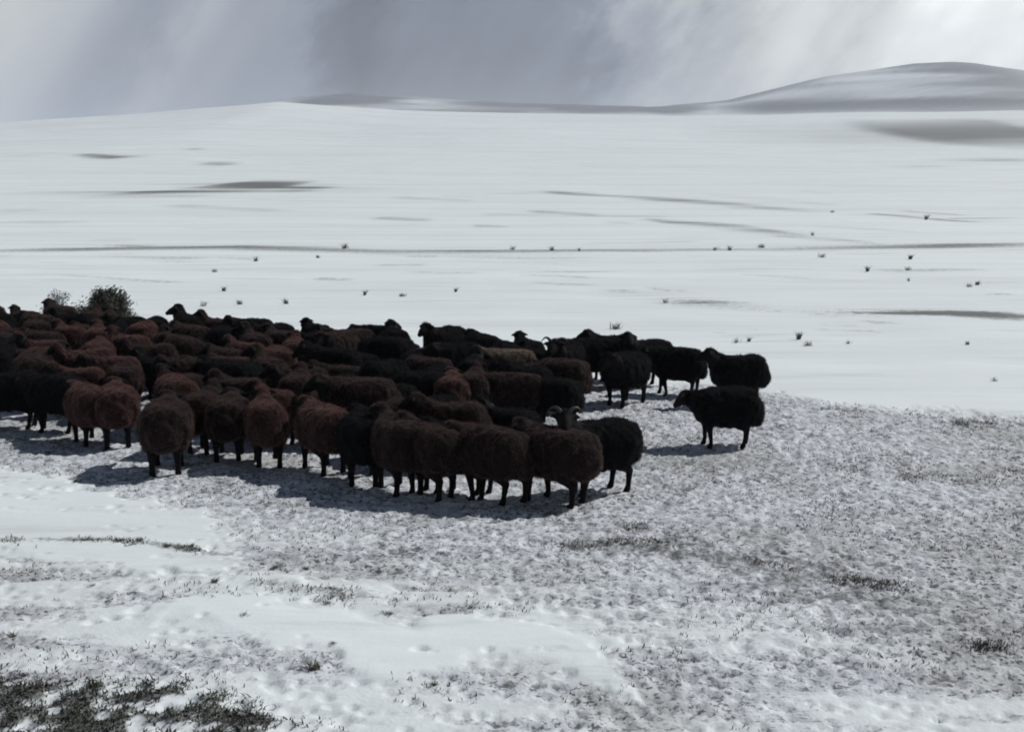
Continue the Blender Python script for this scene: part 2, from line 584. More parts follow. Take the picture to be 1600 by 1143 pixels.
def surface_nets(v, org, h):
    s = v < 0
    nx, ny, nz = v.shape
    acc = np.zeros((nx - 1, ny - 1, nz - 1, 3))
    cnt = np.zeros((nx - 1, ny - 1, nz - 1))
    sh = lambda A, c: A[c[0]:nx - 1 + c[0], c[1]:ny - 1 + c[1], c[2]:nz - 1 + c[2]]
    corners = [(i, j, k) for i in (0, 1) for j in (0, 1) for k in (0, 1)]
    for c in corners:
        for ax in range(3):
            if c[ax]:
                continue
            d = list(c)
            d[ax] = 1
            va, vb = sh(v, c), sh(v, d)
            m = (va < 0) != (vb < 0)
            t = np.where(m, va / np.where(m, va - vb, 1), 0)
            for q in range(3):
                acc[..., q] += np.where(m, c[q] + (t if q == ax else 0), 0)
            cnt += m
    act = cnt > 0
    idx = -np.ones(act.shape, int)
    idx[act] = np.arange(act.sum())
    base = np.stack(np.nonzero(act), -1)
    P = (base + acc[act] / cnt[act][:, None]) * h + org
    quads = []
    for ax in range(3):
        o1, o2 = [(1, 2), (2, 0), (0, 1)][ax]
        sl0 = [slice(1, -1)] * 3
        sl0[ax] = slice(0, -1)
        sl1 = [slice(1, -1)] * 3
        sl1[ax] = slice(1, None)
        sa, sb = s[tuple(sl0)], s[tuple(sl1)]
        for flip, m in ((False, sa & ~sb), (True, ~sa & sb)):
            e = np.stack(np.nonzero(m), -1)
            if len(e) == 0:
                continue
            off = np.ones(3, int)
            off[ax] = 0
            e = e + off
            d1, d2 = np.zeros(3, int), np.zeros(3, int)
            d1[o1], d2[o2] = 1, 1
            g = lambda q: idx[q[:, 0], q[:, 1], q[:, 2]]
            f = np.stack([g(e - d1 - d2), g(e - d2), g(e), g(e - d1)], -1)
            quads.append(f[:, ::-1] if flip else f)
    return P, np.concatenate(quads)


def spherical(yaw, pitch):
    return np.array([math.cos(R(yaw)) * math.cos(R(pitch)), math.sin(R(yaw)) * math.cos(R(pitch)), math.sin(R(pitch))])


def sheep_mesh(name, seed, neck_yaw=0, neck_pitch=48, head_yaw=0, head_pitch=-28, step=(0, 0, 0, 0), fat=1.0, tail=1.0, h=0.0155, neck=0.255):
    """one continuous body: trunk, neck, head, ears and four jointed legs; returns mesh and head frame"""
    nb = np.array([0.32, 0, 0.60])
    nd = spherical(neck_yaw, neck_pitch)
    ne = nb + nd * neck
    hd = spherical(head_yaw, head_pitch)
    side = np.cross([0, 0, 1.0], hd)
    side /= np.linalg.norm(side)
    up = np.cross(hd, side)
    hb = ne + up * 0.02 + hd * 0.02
    mz = hb + hd * 0.205
    lo = np.array([min(-0.80, hb[0] - 0.25), -0.5, -0.03])
    hi = np.array([1.08, 0.5, 1.16])
    n = np.ceil((hi - lo) / h).astype(int)
    g = np.stack(np.meshgrid(*[lo[i] + h * np.arange(n[i]) for i in range(3)], indexing='ij'), -1)
    wob = 0.05 * np.stack([vn3(g * 3.1, seed + k) - 0.5 for k in range(3)], -1)
    p = g + wob * np.clip((g[..., 2:3] - 0.25) / 0.2, 0, 1)
    f = fat
    d = sd_ell(p, (0.22, 0, 0.525), (0.25, 0.215 * f, 0.25))
    d = smin(d, sd_box(p, (-0.06, 0, 0.51), (0.37, 0.248 * f, 0.258)), 0.07)
    d = smin(d, sd_box(p, (-0.31, 0, 0.525), (0.205, 0.238 * f, 0.238)), 0.06)
    if tail > 0:
        d = smin(d, sd_ell(p, (-0.475, 0, 0.455), (0.105 * tail, 0.16 * tail, 0.17 * tail)), 0.045)
    d = smin(d, sd_cone(p, nb - np.array([0.06, 0, 0.05]), ne, 0.185, 0.10), 0.07)
    clump = vn3(g * np.array([15, 15, 11]), seed + 11) * 0.6 + vn3(g * np.array([34, 34, 22]), seed + 12) * 0.4
    d = d + (0.5 - clump) * 0.052
    q = g
    hdsd = sd_cone(q, hb, hb + hd * 0.12 - up * 0.008, 0.079, 0.062)
    hdsd = smin(hdsd, sd_cone(q, hb + hd * 0.09, mz - up * 0.01, 0.058, 0.040), 0.03)
    for sgn in (-1, 1):
        e0 = hb + side * 0.06 * sgn + up * 0.03 - hd * 0.02
        e1 = e0 + side * 0.105 * sgn - up * 0.035 - hd * 0.02
        hdsd = smin(hdsd, sd_cone(q, e0, (e0 + e1) / 2, 0.018, 0.026), 0.015)
        hdsd = smin(hdsd, sd_cone(q, (e0 + e1) / 2, e1, 0.026, 0.012), 0.015)
    d = smin(d, hdsd, 0.035)
    k = 0
    for sgn in (-1, 1):
        s = step[k]
        k += 1
        w = 0.115 * sgn * f
        sx = 0.24
        pts = [((sx, w, 0.44), 0.085), ((sx + 0.005 + s * 0.5, w, 0.25), 0.043), ((sx - 0.005 + s, w, 0.075), 0.027), ((sx + 0.005 + s, w, 0.030), 0.033), ((sx + 0.03 + s, w, 0.016), 0.029)]
        for i in range(4):
            d = smin(d, sd_cone(q, pts[i][0], pts[i + 1][0], pts[i][1], pts[i + 1][1]), 0.035 if i == 0 else 0.012)
        s = step[k]
        k += 1
        w = 0.118 * sgn * f
        sx = -0.28
        pts = [((sx, w, 0.45), 0.13), ((sx + 0.04 + s * 0.4, w, 0.335), 0.092), ((sx - 0.075 + s * 0.8, w, 0.235), 0.040), ((sx - 0.055 + s, w, 0.075), 0.028), ((sx - 0.04 + s, w, 0.030), 0.033), ((sx - 0.015 + s, w, 0.016), 0.029)]
        for i in range(5):
            d = smin(d, sd_cone(q, pts[i][0], pts[i + 1][0], pts[i][1], pts[i + 1][1]), 0.04 if i == 0 else 0.014)
    P, F = surface_nets(d, lo, h)
    me = bpy.data.meshes.new(name)
    me.from_pydata(P.tolist(), [], F.tolist())
    me.polygons.foreach_set('use_smooth', np.ones(len(F), bool))
    cen = P[F].mean(1)
    # short hair on the lower legs and the face, fleece elsewhere
    rel = cen - hb
    ishead = (rel @ hd > 0.01) & (np.linalg.norm(rel, axis=1) < 0.30) & (cen[:, 0] > 0.25)
    ear = (np.abs(rel @ side) > 0.085) & (np.linalg.norm(rel, axis=1) < 0.24)
    mi = np.where((cen[:, 2] < 0.27) | ishead | ear, 1, 0).astype(np.int32)
    me.polygons.foreach_set('material_index', mi)
    me.update()
    return me, (hb, hd, side, up)


def fleece_mesh(me, seed, n=9500):
    """short wool tips standing off the fleece of a body"""
    r = np.random.default_rng(seed)
    F = np.array([p.vertices[:] for p in me.polygons])
    V = np.array([v.co[:] for v in me.vertices])
    mi = np.array([p.material_index for p in me.polygons])
    F = F[mi == 0]
    P = V[F]
    nr = np.cross(P[:, 2] - P[:, 0], P[:, 3] - P[:, 1])
    ar = np.linalg.norm(nr, axis=1)
    nr /= ar[:, None] + 1e-12
    k = r.choice(len(F), n, p=ar / ar.sum())
    w = r.random((n, 4))
    w /= w.sum(1, keepdims=True)
    c = (P[k] * w[..., None]).sum(1)
    lock = np.stack([vn3(c * 16, seed + 40 + q) - 0.5 for q in range(3)], -1) * 1.6
    d = nr[k] + lock + r.normal(0, 0.38, (n, 3)) + np.array([-0.25, 0, -0.25])
    d /= np.linalg.norm(d, axis=1)[:, None]
    t = np.cross(d, r.normal(0, 1, (n, 3)))
    t /= np.linalg.norm(t, axis=1)[:, None]
    L = r.uniform(0.012, 0.034, (n, 1)) * (0.45 + 1.1 * vn3(c * 18, seed + 60))[:, None]
    wd = r.uniform(0.0022, 0.0042, (n, 1))
    vs = np.stack([c - t * wd - d * 0.004, c + t * wd - d * 0.004, c + d * L], 1).reshape(-1, 3)
    out = bpy.data.meshes.new('fleece')
    out.from_pydata(vs.tolist(), [], np.arange(3 * n).reshape(-1, 3).tolist())
    return out


def tube_mesh(name, pts, rads, n=8):
    vs, fs = [], []
    pts = [np.array(p, float) for p in pts]
    for i, p in enumerate(pts):
        t = pts[min(i + 1, len(pts) - 1)] - pts[max(i - 1, 0)]
        t /= np.linalg.norm(t)
        a = np.cross(t, [0.3, 0.2, 0.93])
        a /= np.linalg.norm(a)
        b = np.cross(t, a)
        for k in range(n):
            w = 2 * math.pi * k / n
            vs.append(p + rads[i] * (math.cos(w) * a + math.sin(w) * b))
    for i in range(len(pts) - 1):
        for k in range(n):
            fs.append((i * n + k, i * n + (k + 1) % n, (i + 1) * n + (k + 1) % n, (i + 1) * n + k))
    fs.append(tuple(range(n))[::-1])
    fs.append(tuple((len(pts) - 1) * n + k for k in range(n)))
    me = bpy.data.meshes.new(name)
    me.from_pydata([tuple(v) for v in vs], [], fs)
    me.polygons.foreach_set('use_smooth', np.ones(len(fs), bool))
    return me


POSES = {
    'up': dict(seed=1, neck_pitch=46, head_pitch=-22, step=(.03, -.03, -.02, .04)),
    'turn_left': dict(seed=2, neck=0.29, neck_yaw=18, neck_pitch=54, head_yaw=58, head_pitch=-20, step=(-.02, .03, .04, -.03)),
    'turn_right': dict(seed=3, neck_yaw=-18, neck_pitch=50, head_yaw=-62, head_pitch=-20, step=(.04, .02, -.04, -.02)),
    'level': dict(seed=4, neck_pitch=22, head_pitch=-26, step=(.06, -.05, -.06, .06), fat=1.06),
    'low': dict(seed=5, neck_pitch=-8, head_pitch=-48, step=(.05, .02, -.05, -.03), fat=1.05),
    'fat': dict(seed=6, neck_pitch=34, head_pitch=-30, step=(-.03, .02, .03, -.04), fat=1.1, tail=1.1, neck=0.22),
    'walk': dict(seed=7, neck_pitch=44, head_pitch=-24, step=(.11, -.10, -.10, .10)),
    'lean': dict(seed=9, neck_yaw=10, neck_pitch=40, head_yaw=22, head_pitch=-34, step=(.02, .05, -.03, -.05), fat=0.92, tail=0.8),
    'graze': dict(seed=10, neck_pitch=-42, head_pitch=-62, step=(.07, -.02, -.03, .05), neck=0.34),
    'tucked': dict(seed=8, neck_yaw=-30, neck_pitch=4, head_yaw=-40, head_pitch=-35, step=(.02, -.04, -.03, .05), fat=1.1, tail=1.15),
}
MESH, FRAME = {}, {}
for nm, kw in POSES.items():
    MESH[nm], FRAME[nm] = sheep_mesh('sheep_body', **kw)

FLEECE = {nm: fleece_mesh(me, i) for i, (nm, me) in enumerate(MESH.items())}
HORN, EYE = {}, {}
for nm, (hb, hd, side, up) in FRAME.items():
    for sgn in (-1, 1):
        pts, rad = [], []
        for i in range(8):
            t = i / 7
            w = 2.5 * t
            pts.append(hb + up * (0.06 + 0.055 * math.sin(w)) + side * sgn * (0.035 + 0.165 * t) - hd * (0.0 + 0.075 * math.sin(w * 0.8)) - up * 0.07 * t * t)
            rad.append(0.021 * (1 - t) + 0.005)
        HORN[nm, sgn] = tube_mesh('horn', pts, rad)
        c = hb + hd * 0.075 + side * sgn * 0.062 + up * 0.02
        EYE[nm, sgn] = tube_mesh('eye', [c - side * sgn * .014, c - side * sgn * .006, c + side * sgn * .004, c + side * sgn * .008], [.004, .012, .010, .003], 6)


def wool_mat(name, a, b, sheen):
    m, T = mat(name)
    tc = T.n('ShaderNodeTexCoord').outputs['Object']
    nz = T.noise(tc, 7, 4, 0.6)
    nf = T.noise(tc, 75, 3, 0.6)
    col = T.mix(T.step(nz, 0.35, 0.65), a, b)
    col = T.mix(T.step(nf, 0.40, 0.66, 0.0, 0.55), col, tuple(min(1, c * 1.7) for c in b))
    bs = finish(T, col, 0.95, bump(T, nf, 0.9, 0.012), Specular_IOR_Level=0.08)
    bs.inputs['Sheen Weight'].default_value = sheen
    bs.inputs['Sheen Roughness'].default_value = 0.30
    T.put(bs.inputs['Sheen Tint'], tuple(min(1, c * 9 + 0.20) for c in b))
    return m


WOOL = {
    'black': wool_mat('black_wool', (0.0024, 0.0027, 0.0034), (0.0052, 0.0055, 0.006), 0.10),
    'brown': wool_mat('dark_brown_wool', (0.0056, 0.0041, 0.0048), (0.0125, 0.0084, 0.0083), 0.44),
    'red': wool_mat('reddish_brown_wool', (0.0120, 0.0066, 0.0072), (0.0250, 0.0138, 0.0130), 0.50),
    'tan': wool_mat('tan_brown_wool', (0.030, 0.023, 0.018), (0.060, 0.047, 0.037), 0.35),
}
def tip_mat(name, c):
    m, T = mat(name)
    d, t, mx, o = T.n('ShaderNodeBsdfDiffuse'), T.n('ShaderNodeBsdfTranslucent'), T.n('ShaderNodeMixShader'), T.n('ShaderNodeOutputMaterial')
    nz = T.noise(T.n('ShaderNodeTexCoord').outputs['Object'], 9, 3)
    col = T.mix(T.step(nz, 0.35, 0.65), tuple(0.6 * v for v in c), tuple(1.4 * v for v in c))
    T.put(d.inputs['Color'], col)
    T.put(t.inputs['Color'], col)
    T.put(mx.inputs[0], 0.5)
    T.t.links.new(d.outputs[0], mx.inputs[1])
    T.t.links.new(t.outputs[0], mx.inputs[2])
    T.t.links.new(mx.outputs[0], o.inputs[0])
    return m


TIPS = {'black': tip_mat('black_wool_tips', (0.021, 0.021, 0.023)), 'brown': tip_mat('brown_wool_tips', (0.098, 0.066, 0.060)),
        'red': tip_mat('reddish_wool_tips', (0.175, 0.098, 0.086)), 'tan': tip_mat('tan_wool_tips', (0.24, 0.19, 0.15))}
m_hair, T = mat('black_face_hair')
finish(T, (0.006, 0.0055, 0.006), 0.85, Specular_IOR_Level=0.12)
m_horn, T = mat('dark_horn')
tcn = T.n('ShaderNodeTexCoord').outputs['Object']
finish(T, T.mix(T.noise(tcn, 40, 2), (0.014, 0.013, 0.011), (0.035, 0.03, 0.026)), 0.5)
m_eye, T = mat('dark_eye')
finish(T, (0.012, 0.008, 0.005), 0.15)
for me in list(MESH.values()):
    me.materials.append(WOOL['black'])
    me.materials.append(m_hair)
for me in list(FLEECE.values()):
    me.materials.append(TIPS['black'])
for me in list(HORN.values()):
    me.materials.append(m_horn)
for me in list(EYE.values()):
    me.materials.append(m_eye)

FLOCK = []


def sheep(x, y, heading, pose, wool, label, group, scale=1.0, horns=False, eyes=False, zs=1.0):
    """heading: 0 right, 90 away from the camera, 180 left, 270 towards the camera"""
    me = MESH[pose]
    def wear(o):
        for i, m in enumerate((WOOL[wool], m_hair)):
            o.material_slots[i].link = 'OBJECT'
            o.material_slots[i].material = m
    root = bpy.data.objects.new('sheep', None)
    root.empty_display_size = 0.2
    C.objects.link(root)
    b = bpy.data.objects.new('body', me)
    C.objects.link(b)
    b.parent = root
    wear(b)
    k = bpy.data.objects.new('fleece', FLEECE[pose])
    C.objects.link(k)
    k.parent = root
    k.material_slots[0].link = 'OBJECT'
    k.material_slots[0].material = TIPS[wool]
    for sgn in (-1, 1):
        for on, nm, src in ((horns, 'horn', HORN), (eyes, 'eye', EYE)):
            if on:
                k = bpy.data.objects.new(nm, src[pose, sgn])
                C.objects.link(k)
                k.parent = root
    root.location = (x, y, zland(x, y) - 0.012)
    root.rotation_euler = (0, 0, R(heading))
    root.scale = (scale * 0.80, scale * 0.94, scale * 0.92)
    root['label'] = label
    root['category'] = 'sheep'
    root['group'] = group
    FLOCK.append((x, y, heading, scale))
    return root


G = 'sheep of the dark flock on the snow'
PLACED = [  # foot pixel x, y, heading, pose, wool, scale, horns, label
    (932, 768, 208, 'turn_left', 'black', 1.02, 1, 'black horned sheep at the end of the front row beside big round brown ewe'),
    (866, 782, 140, 'fat', 'brown', 1.02, 0, 'big round brown sheep angled away next to the horned black one'),
    (768, 780, 146, 'level', 'brown', 1.0, 0, 'dark brown sheep with level head angled away in front row beside big round ewe'),
    (722, 770, 152, 'fat', 'black', .98, 0, 'black sheep half hidden between two dark brown ones in the front row'),
    (672, 772, 128, 'lean', 'brown', .98, 0, 'slim dark brown sheep angled away in the front row beside a half-hidden dark one'),
    (622, 764, 118, 'up', 'brown', 1.02, 0, 'brown sheep seen from its rump, standing where the front row begins to turn'),
    (566, 750, 100, 'level', 'black', 1.0, 0, 'black sheep squeezed between two brown rumps in the front row'),
    (505, 733, 122, 'fat', 'red', 1.0, 0, 'reddish brown sheep with sunlit hip and wide gap before its forelegs'),
    (418, 722, 106, 'up', 'red', .98, 0, 'upright reddish sheep seen from behind, narrow, in the front row'),
    (360, 712, 96, 'fat', 'brown', .96, 0, 'narrow dark brown sheep seen from behind beside upright reddish one'),
    (322, 702, 84, 'up', 'brown', .96, 0, 'brown sheep with pale sunlit shoulder, partly behind the lone foremost sheep'),
    (262, 733, 101, 'fat', 'brown', 1.06, 0, 'broad sheep seen from behind, stepped forward of the row with big shadow'),
    (184, 692, 108, 'fat', 'red', .98, 0, 'reddish brown sheep seen from behind beside the broad foremost one'),
    (140, 690, 128, 'level', 'red', .95, 0, 'reddish brown sheep with pale poll turned left, between two dark ones'),
    (90, 672, 172, 'level', 'black', .98, 0, 'black sheep side on at a gap of bright snow between legs'),
    (16, 668, 196, 'up', 'black', 1.0, 0, 'black sheep with raised head on the near side of a snow gap'),
    (558, 690, 178, 'fat', 'brown', 1.10, 0, 'large dark sheep side on in second row with bright sunlit back line'),
    (655, 664, 186, 'low', 'black', .98, 0, 'black sheep with head lowered and sunlit rump behind the front row'),
    (706, 664, 92, 'fat', 'red', .92, 0, 'small purplish brown sheep seen straight from behind in second row'),
    (742, 660, 88, 'up', 'brown', .92, 0, 'small dark brown sheep seen from behind next to purplish one'),
    (804, 662, 184, 'level', 'brown', .92, 0, 'dark brown sheep side on in second row above the big round ewe'),
    (866, 664, 150, 'low', 'black', .86, 0, 'small black sheep with sunlit rump above the big round ewe'),
    (790, 622, 176, 'fat', 'tan', 1.0, 0, 'tan brown sheep with bright sunlit back among dark ones'),
    (975, 630, 232, 'fat', 'black', 1.02, 0, 'black sheep in the rear right cluster with four legs in view on open snow'),
    (880, 616, 250, 'up', 'black', 1.06, 1, 'black horned sheep with head held high in the rear right cluster'),
    (925, 604, 200, 'level', 'black', 1.04, 0, 'black sheep between the horned one and the four-legged one in rear cluster'),
    (1008, 603, 214, 'turn_left', 'black', 1.0, 0, 'black sheep with head up behind the rear right cluster'),
    (955, 594, 190, 'up', 'black', 1.0, 0, 'black sheep at the back of rear right cluster with only its poll showing'),
    (1056, 616, 172, 'level', 'black', .98, 0, 'black sheep facing left at the edge of the rear right cluster'),
    (1150, 632, 180, 'up', 'black', .98, 0, 'black sheep standing just behind the lone stray one, head up'),
    (1130, 695, 180, 'tucked', 'black', .97, 0, 'lone black sheep standing apart on trampled snow with long shadow'),
    (705, 726, 170, 'up', 'brown', .98, 0, 'brown sheep with raised head just behind the front row'),
    (795, 720, 150, 'turn_left', 'black', .84, 0, 'small black sheep with head turned, tucked behind the big round ewe'),
    (640, 716, 150, 'low', 'brown', .95, 0, 'brown sheep with lowered neck under the bright-backed large one'),
]
for px, py, hdg, pose, wool, sc, hn, lab in PLACED:
    gx, gy = ground(px, py)
    sheep(gx, gy, hdg, pose, wool, lab, G, sc, bool(hn), py > 600)

# the dense body of the flock: fill the rest of its footprint without overlaps
AREA = [ground(*p) for p in [(-90, 536), (0, 535), (200, 546), (400, 564), (600, 575), (800, 596), (845, 602), (880, 640), (700, 690), (600, 712), (470, 700), (330, 680), (250, 672), (200, 660), (60, 640), (-90, 640)]]


def spine(x, y, hdg, sc):
    c, s = math.cos(R(hdg)), math.sin(R(hdg))
    return [(x + k * c * sc, y + k * s * sc) for k in (-0.28, -0.1, 0.1, 0.28)]


placed_spines = [spine(*f) for f in FLOCK]
xmin, xmax = min(p[0] for p in AREA), max(p[0] for p in AREA)
ymin, ymax = min(p[1] for p in AREA), max(p[1] for p in AREA)
tries = 0
fill = []
line = [ground(*p) for p in [(-60, 533), (0, 533), (200, 544), (400, 562), (600, 573), (825, 594)]]
lx = [p[0] for p in line]
x = lx[0]
while x < lx[-1]:
    y = float(np.interp(x, lx, [p[1] for p in line])) + rng.uniform(-0.35, 0.35)
    hdg, sc = rng.choice([rng.gauss(176, 16), rng.gauss(145, 18), rng.gauss(112, 14), rng.gauss(98, 12), rng.gauss(214, 12)]), rng.uniform(0.88, 1.06)
    sp = spine(x, y, hdg, sc)
    if all(min(math.dist(a, b) for a in sp for b in q) > 0.385 for q in placed_spines):
        placed_spines.append(sp)
        fill.append((x, y, hdg, sc))
        x += 0.36
    else:
        x += 0.12
while tries < 14000 and len(fill) < 220:
    tries += 1
    x, y = rng.uniform(xmin, xmax), rng.uniform(ymin, ymax)
    if poly_sd(np.array([x]), np.array([y]), AREA)[0] < 0:
        continue
    hdg = rng.choice([rng.gauss(172, 16), rng.gauss(146, 18), rng.gauss(208, 16), rng.gauss(105, 16), rng.gauss(118, 18), rng.gauss(132, 16), rng.gauss(95, 14)])
    sc = rng.choice([rng.uniform(0.90, 1.06), rng.uniform(0.90, 1.04), rng.uniform(0.76, 0.92)])
    sp = spine(x, y, hdg, sc)
    if any(min((a[0] - b[0]) ** 2 + (a[1] - b[1]) ** 2 for a in sp for b in q) < 0.385 ** 2 for q in placed_spines):
        continue
    placed_spines.append(sp)
    fill.append((x, y, hdg, sc))
fill.sort(key=lambda f: -f[1])
BACK = [ground(*p) for p in [(-90, 535), (0, 534), (200, 545), (400, 563), (600, 574), (800, 595)]]
for x, y, hdg, sc in fill:
    yb = np.interp(x, [b[0] for b in BACK], [b[1] for b in BACK])
    px = 800 + FPX * x / y
    rear = y > yb - 1.3
    if px > 480:
        wool = rng.choice(['black', 'black', 'black', 'brown'])
    else:
        wool = rng.choice(['red', 'red', 'brown', 'brown', 'brown', 'red', 'black']) if not rear else rng.choice(['brown', 'black', 'brown'])
    pose = rng.choice(['up', 'up', 'level', 'fat', 'turn_left', 'turn_right', 'fat', 'low' if not rear else 'level', 'walk', 'lean', 'graze' if not rear else 'fat', 'low'])
    tone = {'black': 'black', 'brown': 'dark brown', 'red': 'reddish brown'}[wool]
    h = hdg % 360
    view = 'seen from behind' if 70 < h < 125 else ('angled away' if 125 <= h < 160 else ('angled forward' if h > 198 else 'side on'))
    head = {'up': 'head raised', 'level': 'head level', 'fat': 'short neck', 'turn_left': 'head turned leftward', 'turn_right': 'head turned rightward', 'low': 'head lowered', 'walk': 'mid-step', 'lean': 'slim body', 'graze': 'nose down'}[pose]
    where = 'at flock\'s rear edge against white snow' if rear else 'packed in the middle of flock'
    sheep(x, y, hdg, pose, wool, f'{tone} sheep {view}, {head}, {where}', G, sc)
print('sheep', len(FLOCK))

# ------------------------------------------------------------------ plants
m_dry, T = mat('dry_grass_blade')
oi = T.n('ShaderNodeObjectInfo').outputs['Random']
geo2 = T.n('ShaderNodeNewGeometry')
nn = T.noise(geo2.outputs['Position'], 9, 2)
finish(T, T.mix(nn, (0.045, 0.042, 0.030), (0.14, 0.125, 0.085)), 0.8)
m_green, T = mat('dark_sage_leaf')
geo2 = T.n('ShaderNodeNewGeometry')
nn = T.noise(geo2.outputs['Position'], 11, 3)
finish(T, T.mix(T.step(nn, 0.3, 0.7), (0.022, 0.026, 0.020), (0.075, 0.075, 0.055)), 0.75)
m_twig, T = mat('dark_twig')
finish(T, (0.035, 0.03, 0.027), 0.85)
m_dust, T = mat('snow_dusted_leaf')
geo2 = T.n('ShaderNodeNewGeometry')
nn = T.noise(geo2.outputs['Position'], 14, 3)
finish(T, T.mix(T.step(nn, 0.44, 0.56), (0.04, 0.042, 0.038), (0.72, 0.74, 0.77)), 0.8)


def blades_mesh(name, roots, hmin, hmax, wid, r, lean=0.7):
    vs, fs = [], []
    for x, y, z in roots:
        hgt = r.uniform(hmin, hmax)
        a, w = r.uniform(0, 6.28), r.uniform(0, 6.28)
        l = r.uniform(0.15, lean) * hgt
        bx, by = math.cos(a) * wid * hgt, math.sin(a) * wid * hgt
        lx, ly = math.cos(w) * l, math.sin(w) * l
        b = len(vs)
        vs += [(x - bx, y - by, z - 0.01), (x + bx, y + by, z - 0.01),
               (x + lx * .35 + bx * .7, y + ly * .35 + by * .7, z + hgt * .55), (x + lx * .35 - bx * .7, y + ly * .35 - by * .7, z + hgt * .55),
               (x + lx, y + ly, z + hgt * r.uniform(.8, 1))]
        fs += [(b, b + 1, b + 2, b + 3), (b + 3, b + 2, b + 4)]
    me = bpy.data.meshes.new(name)
    me.from_pydata(vs, [], fs)
    return me


# surface height of the finished ground, for rooting small plants
gco = np.empty(len(gobj.data.vertices) * 3, np.float32)
gobj.data.vertices.foreach_get('co', gco)
gco = gco.reshape(-1, 3)
nxg = int(np.argmax(np.diff(gco[:, 1]) > 0)) + 1
GX, GY = gco[:nxg, 0], gco[::nxg, 1]
GZ = gco[:, 2].reshape(-1, nxg)


def zsurf(x, y):
    i = min(max(int(np.searchsorted(GX, x)), 1), len(GX) - 1)
    j = min(max(int(np.searchsorted(GY, y)), 1), len(GY) - 1)
    u = (x - GX[i - 1]) / (GX[i] - GX[i - 1])
    v = (y - GY[j - 1]) / (GY[j] - GY[j - 1])
    return float((GZ[j - 1, i - 1] * (1 - u) + GZ[j - 1, i] * u) * (1 - v) + (GZ[j, i - 1] * (1 - u) + GZ[j, i] * u) * v)


# sward in the near corner: dark clumps pushing through the snow
roots = []
r2 = random.Random(3)
xs = np.array([r2.uniform(-4.5, 0) for _ in range(90000)])
ys = np.array([r2.uniform(5.7, 8.4) for _ in range(90000)])
clump = fbm2(xs / 0.10, ys / 0.10, 71, 3)
keep = SWARD(xs, ys) * np.clip((clump - 0.37) / 0.24, 0, 1) > np.array([r2.random() for _ in range(90000)]) * 1.1
for x, y in zip(xs[keep], ys[keep]):
    roots.append((float(x), float(y), zsurf(x, y)))
roots = roots[:26000]
me = blades_mesh('sward', roots, 0.008, 0.030, 0.22, r2, 2.4)
me.materials.append(m_green)
o = bpy.data.objects.new('grass', me)
C.objects.link(o)
o['kind'] = 'stuff'
o['label'] = 'dark clumpy grass poking through snow in the near corner of pasture'
o['category'] = 'grass'

# scattered blades over the trampled snow
roots = []
N = 60000
xs = np.array([r2.uniform(-8, 9) for _ in range(N)])
ys = np.array([r2.uniform(5.7, 22) for _ in range(N)])
Tp = [ground(*p) for p in TRAMPLED]
inn = poly_sd(xs, ys, Tp) > 0.1
for P in SMOOTH:
    inn &= poly_sd(xs, ys, [ground(*p) for p in P]) < -0.05
dn = fbm2(xs / 0.5, ys / 0.5, 131)
inn &= (dn > 0.56) & (np.abs(xs) < ys * 0.45 + 0.3)
for x, y in zip(xs[inn], ys[inn]):
    for k in range(2):
        roots.append((float(x) + r2.uniform(-.02, .02), float(y) + r2.uniform(-.02, .02), 0))
roots = roots[:16000]
for pts, hw, st in STREAKS:
    if pts[0][1] > 640 and hw < 20:
        for q in range(int(60 * len(pts))):
            i = r2.randrange(len(pts) - 1)
            t = r2.random()
            gx, gy = ground(pts[i][0] + t * (pts[i + 1][0] - pts[i][0]), pts[i][1] + t * (pts[i + 1][1] - pts[i][1]) + r2.gauss(0, hw * .6))
            if fbm2(np.array([gx / .3]), np.array([gy / .3]), 141)[0] > 0.47:
                for _ in range(5):
                    roots.append((gx + r2.gauss(0, .03), gy + r2.gauss(0, .03), 0))
roots = [(x, y, zsurf(x, y)) for x, y, _ in roots]
me = blades_mesh('stubble', roots, 0.012, 0.032, 0.16, r2, 1.6)
me.materials.append(m_dry)
o = bpy.data.objects.new('grass', me)
C.objects.link(o)
o['kind'] = 'stuff'
o['label'] = 'short dry grass stubble scattered through the trampled snow'
o['category'] = 'grass'

# weeds standing singly in the snow
WEED = []
for k in range(8):
    r3 = random.Random(40 + k)
    sp_ = r3.uniform(.03, .10)
    rt = [(r3.gauss(0, sp_), r3.gauss(0, sp_ * .7), 0) for _ in range(r3.randint(30, 90))]
    me = blades_mesh('weed', rt, 0.03, r3.uniform(.16, .30), 0.05, r3, 1.2)
    bx, by = r3.uniform(-.5, .5), r3.uniform(-.3, .3)
    for v in me.vertices:
        v.co.x += bx * v.co.z
        v.co.y += by * v.co.z
    me.materials.append(m_dry if k % 2 else m_green)
    WEED.append(me)
FARW = [(335, 425, 1.1), (400, 408, 1.1), (540, 388, 1.5), (350, 455, .8), (318, 478, 1.0), (375, 475, .9), (447, 474, .8), (570, 461, .8), (628, 463, .9), (712, 456, .7),
        (800, 390, 1.5), (863, 391, 1.2), (1117, 391, 1.4), (1140, 391, 1.2), (1190, 387, 1.9), (1283, 402, 1.1), (1355, 424, 1.3), (1422, 405, 1.4), (1420, 422, .8), (1420, 439, .7),
        (1515, 448, 1.0), (1527, 445, 1.0), (960, 514, .9), (1248, 530, 1.0), (1263, 540, .8), (1325, 537, .5), (1040, 473, .9), (1555, 595, .5), (1150, 535, .7), (1170, 533, .6),
        (1447, 343, 2.6), (1300, 332, 2.4), (1512, 538, .5), (1270, 368, 1.6), (905, 392, 1.0), (497, 403, .9)]
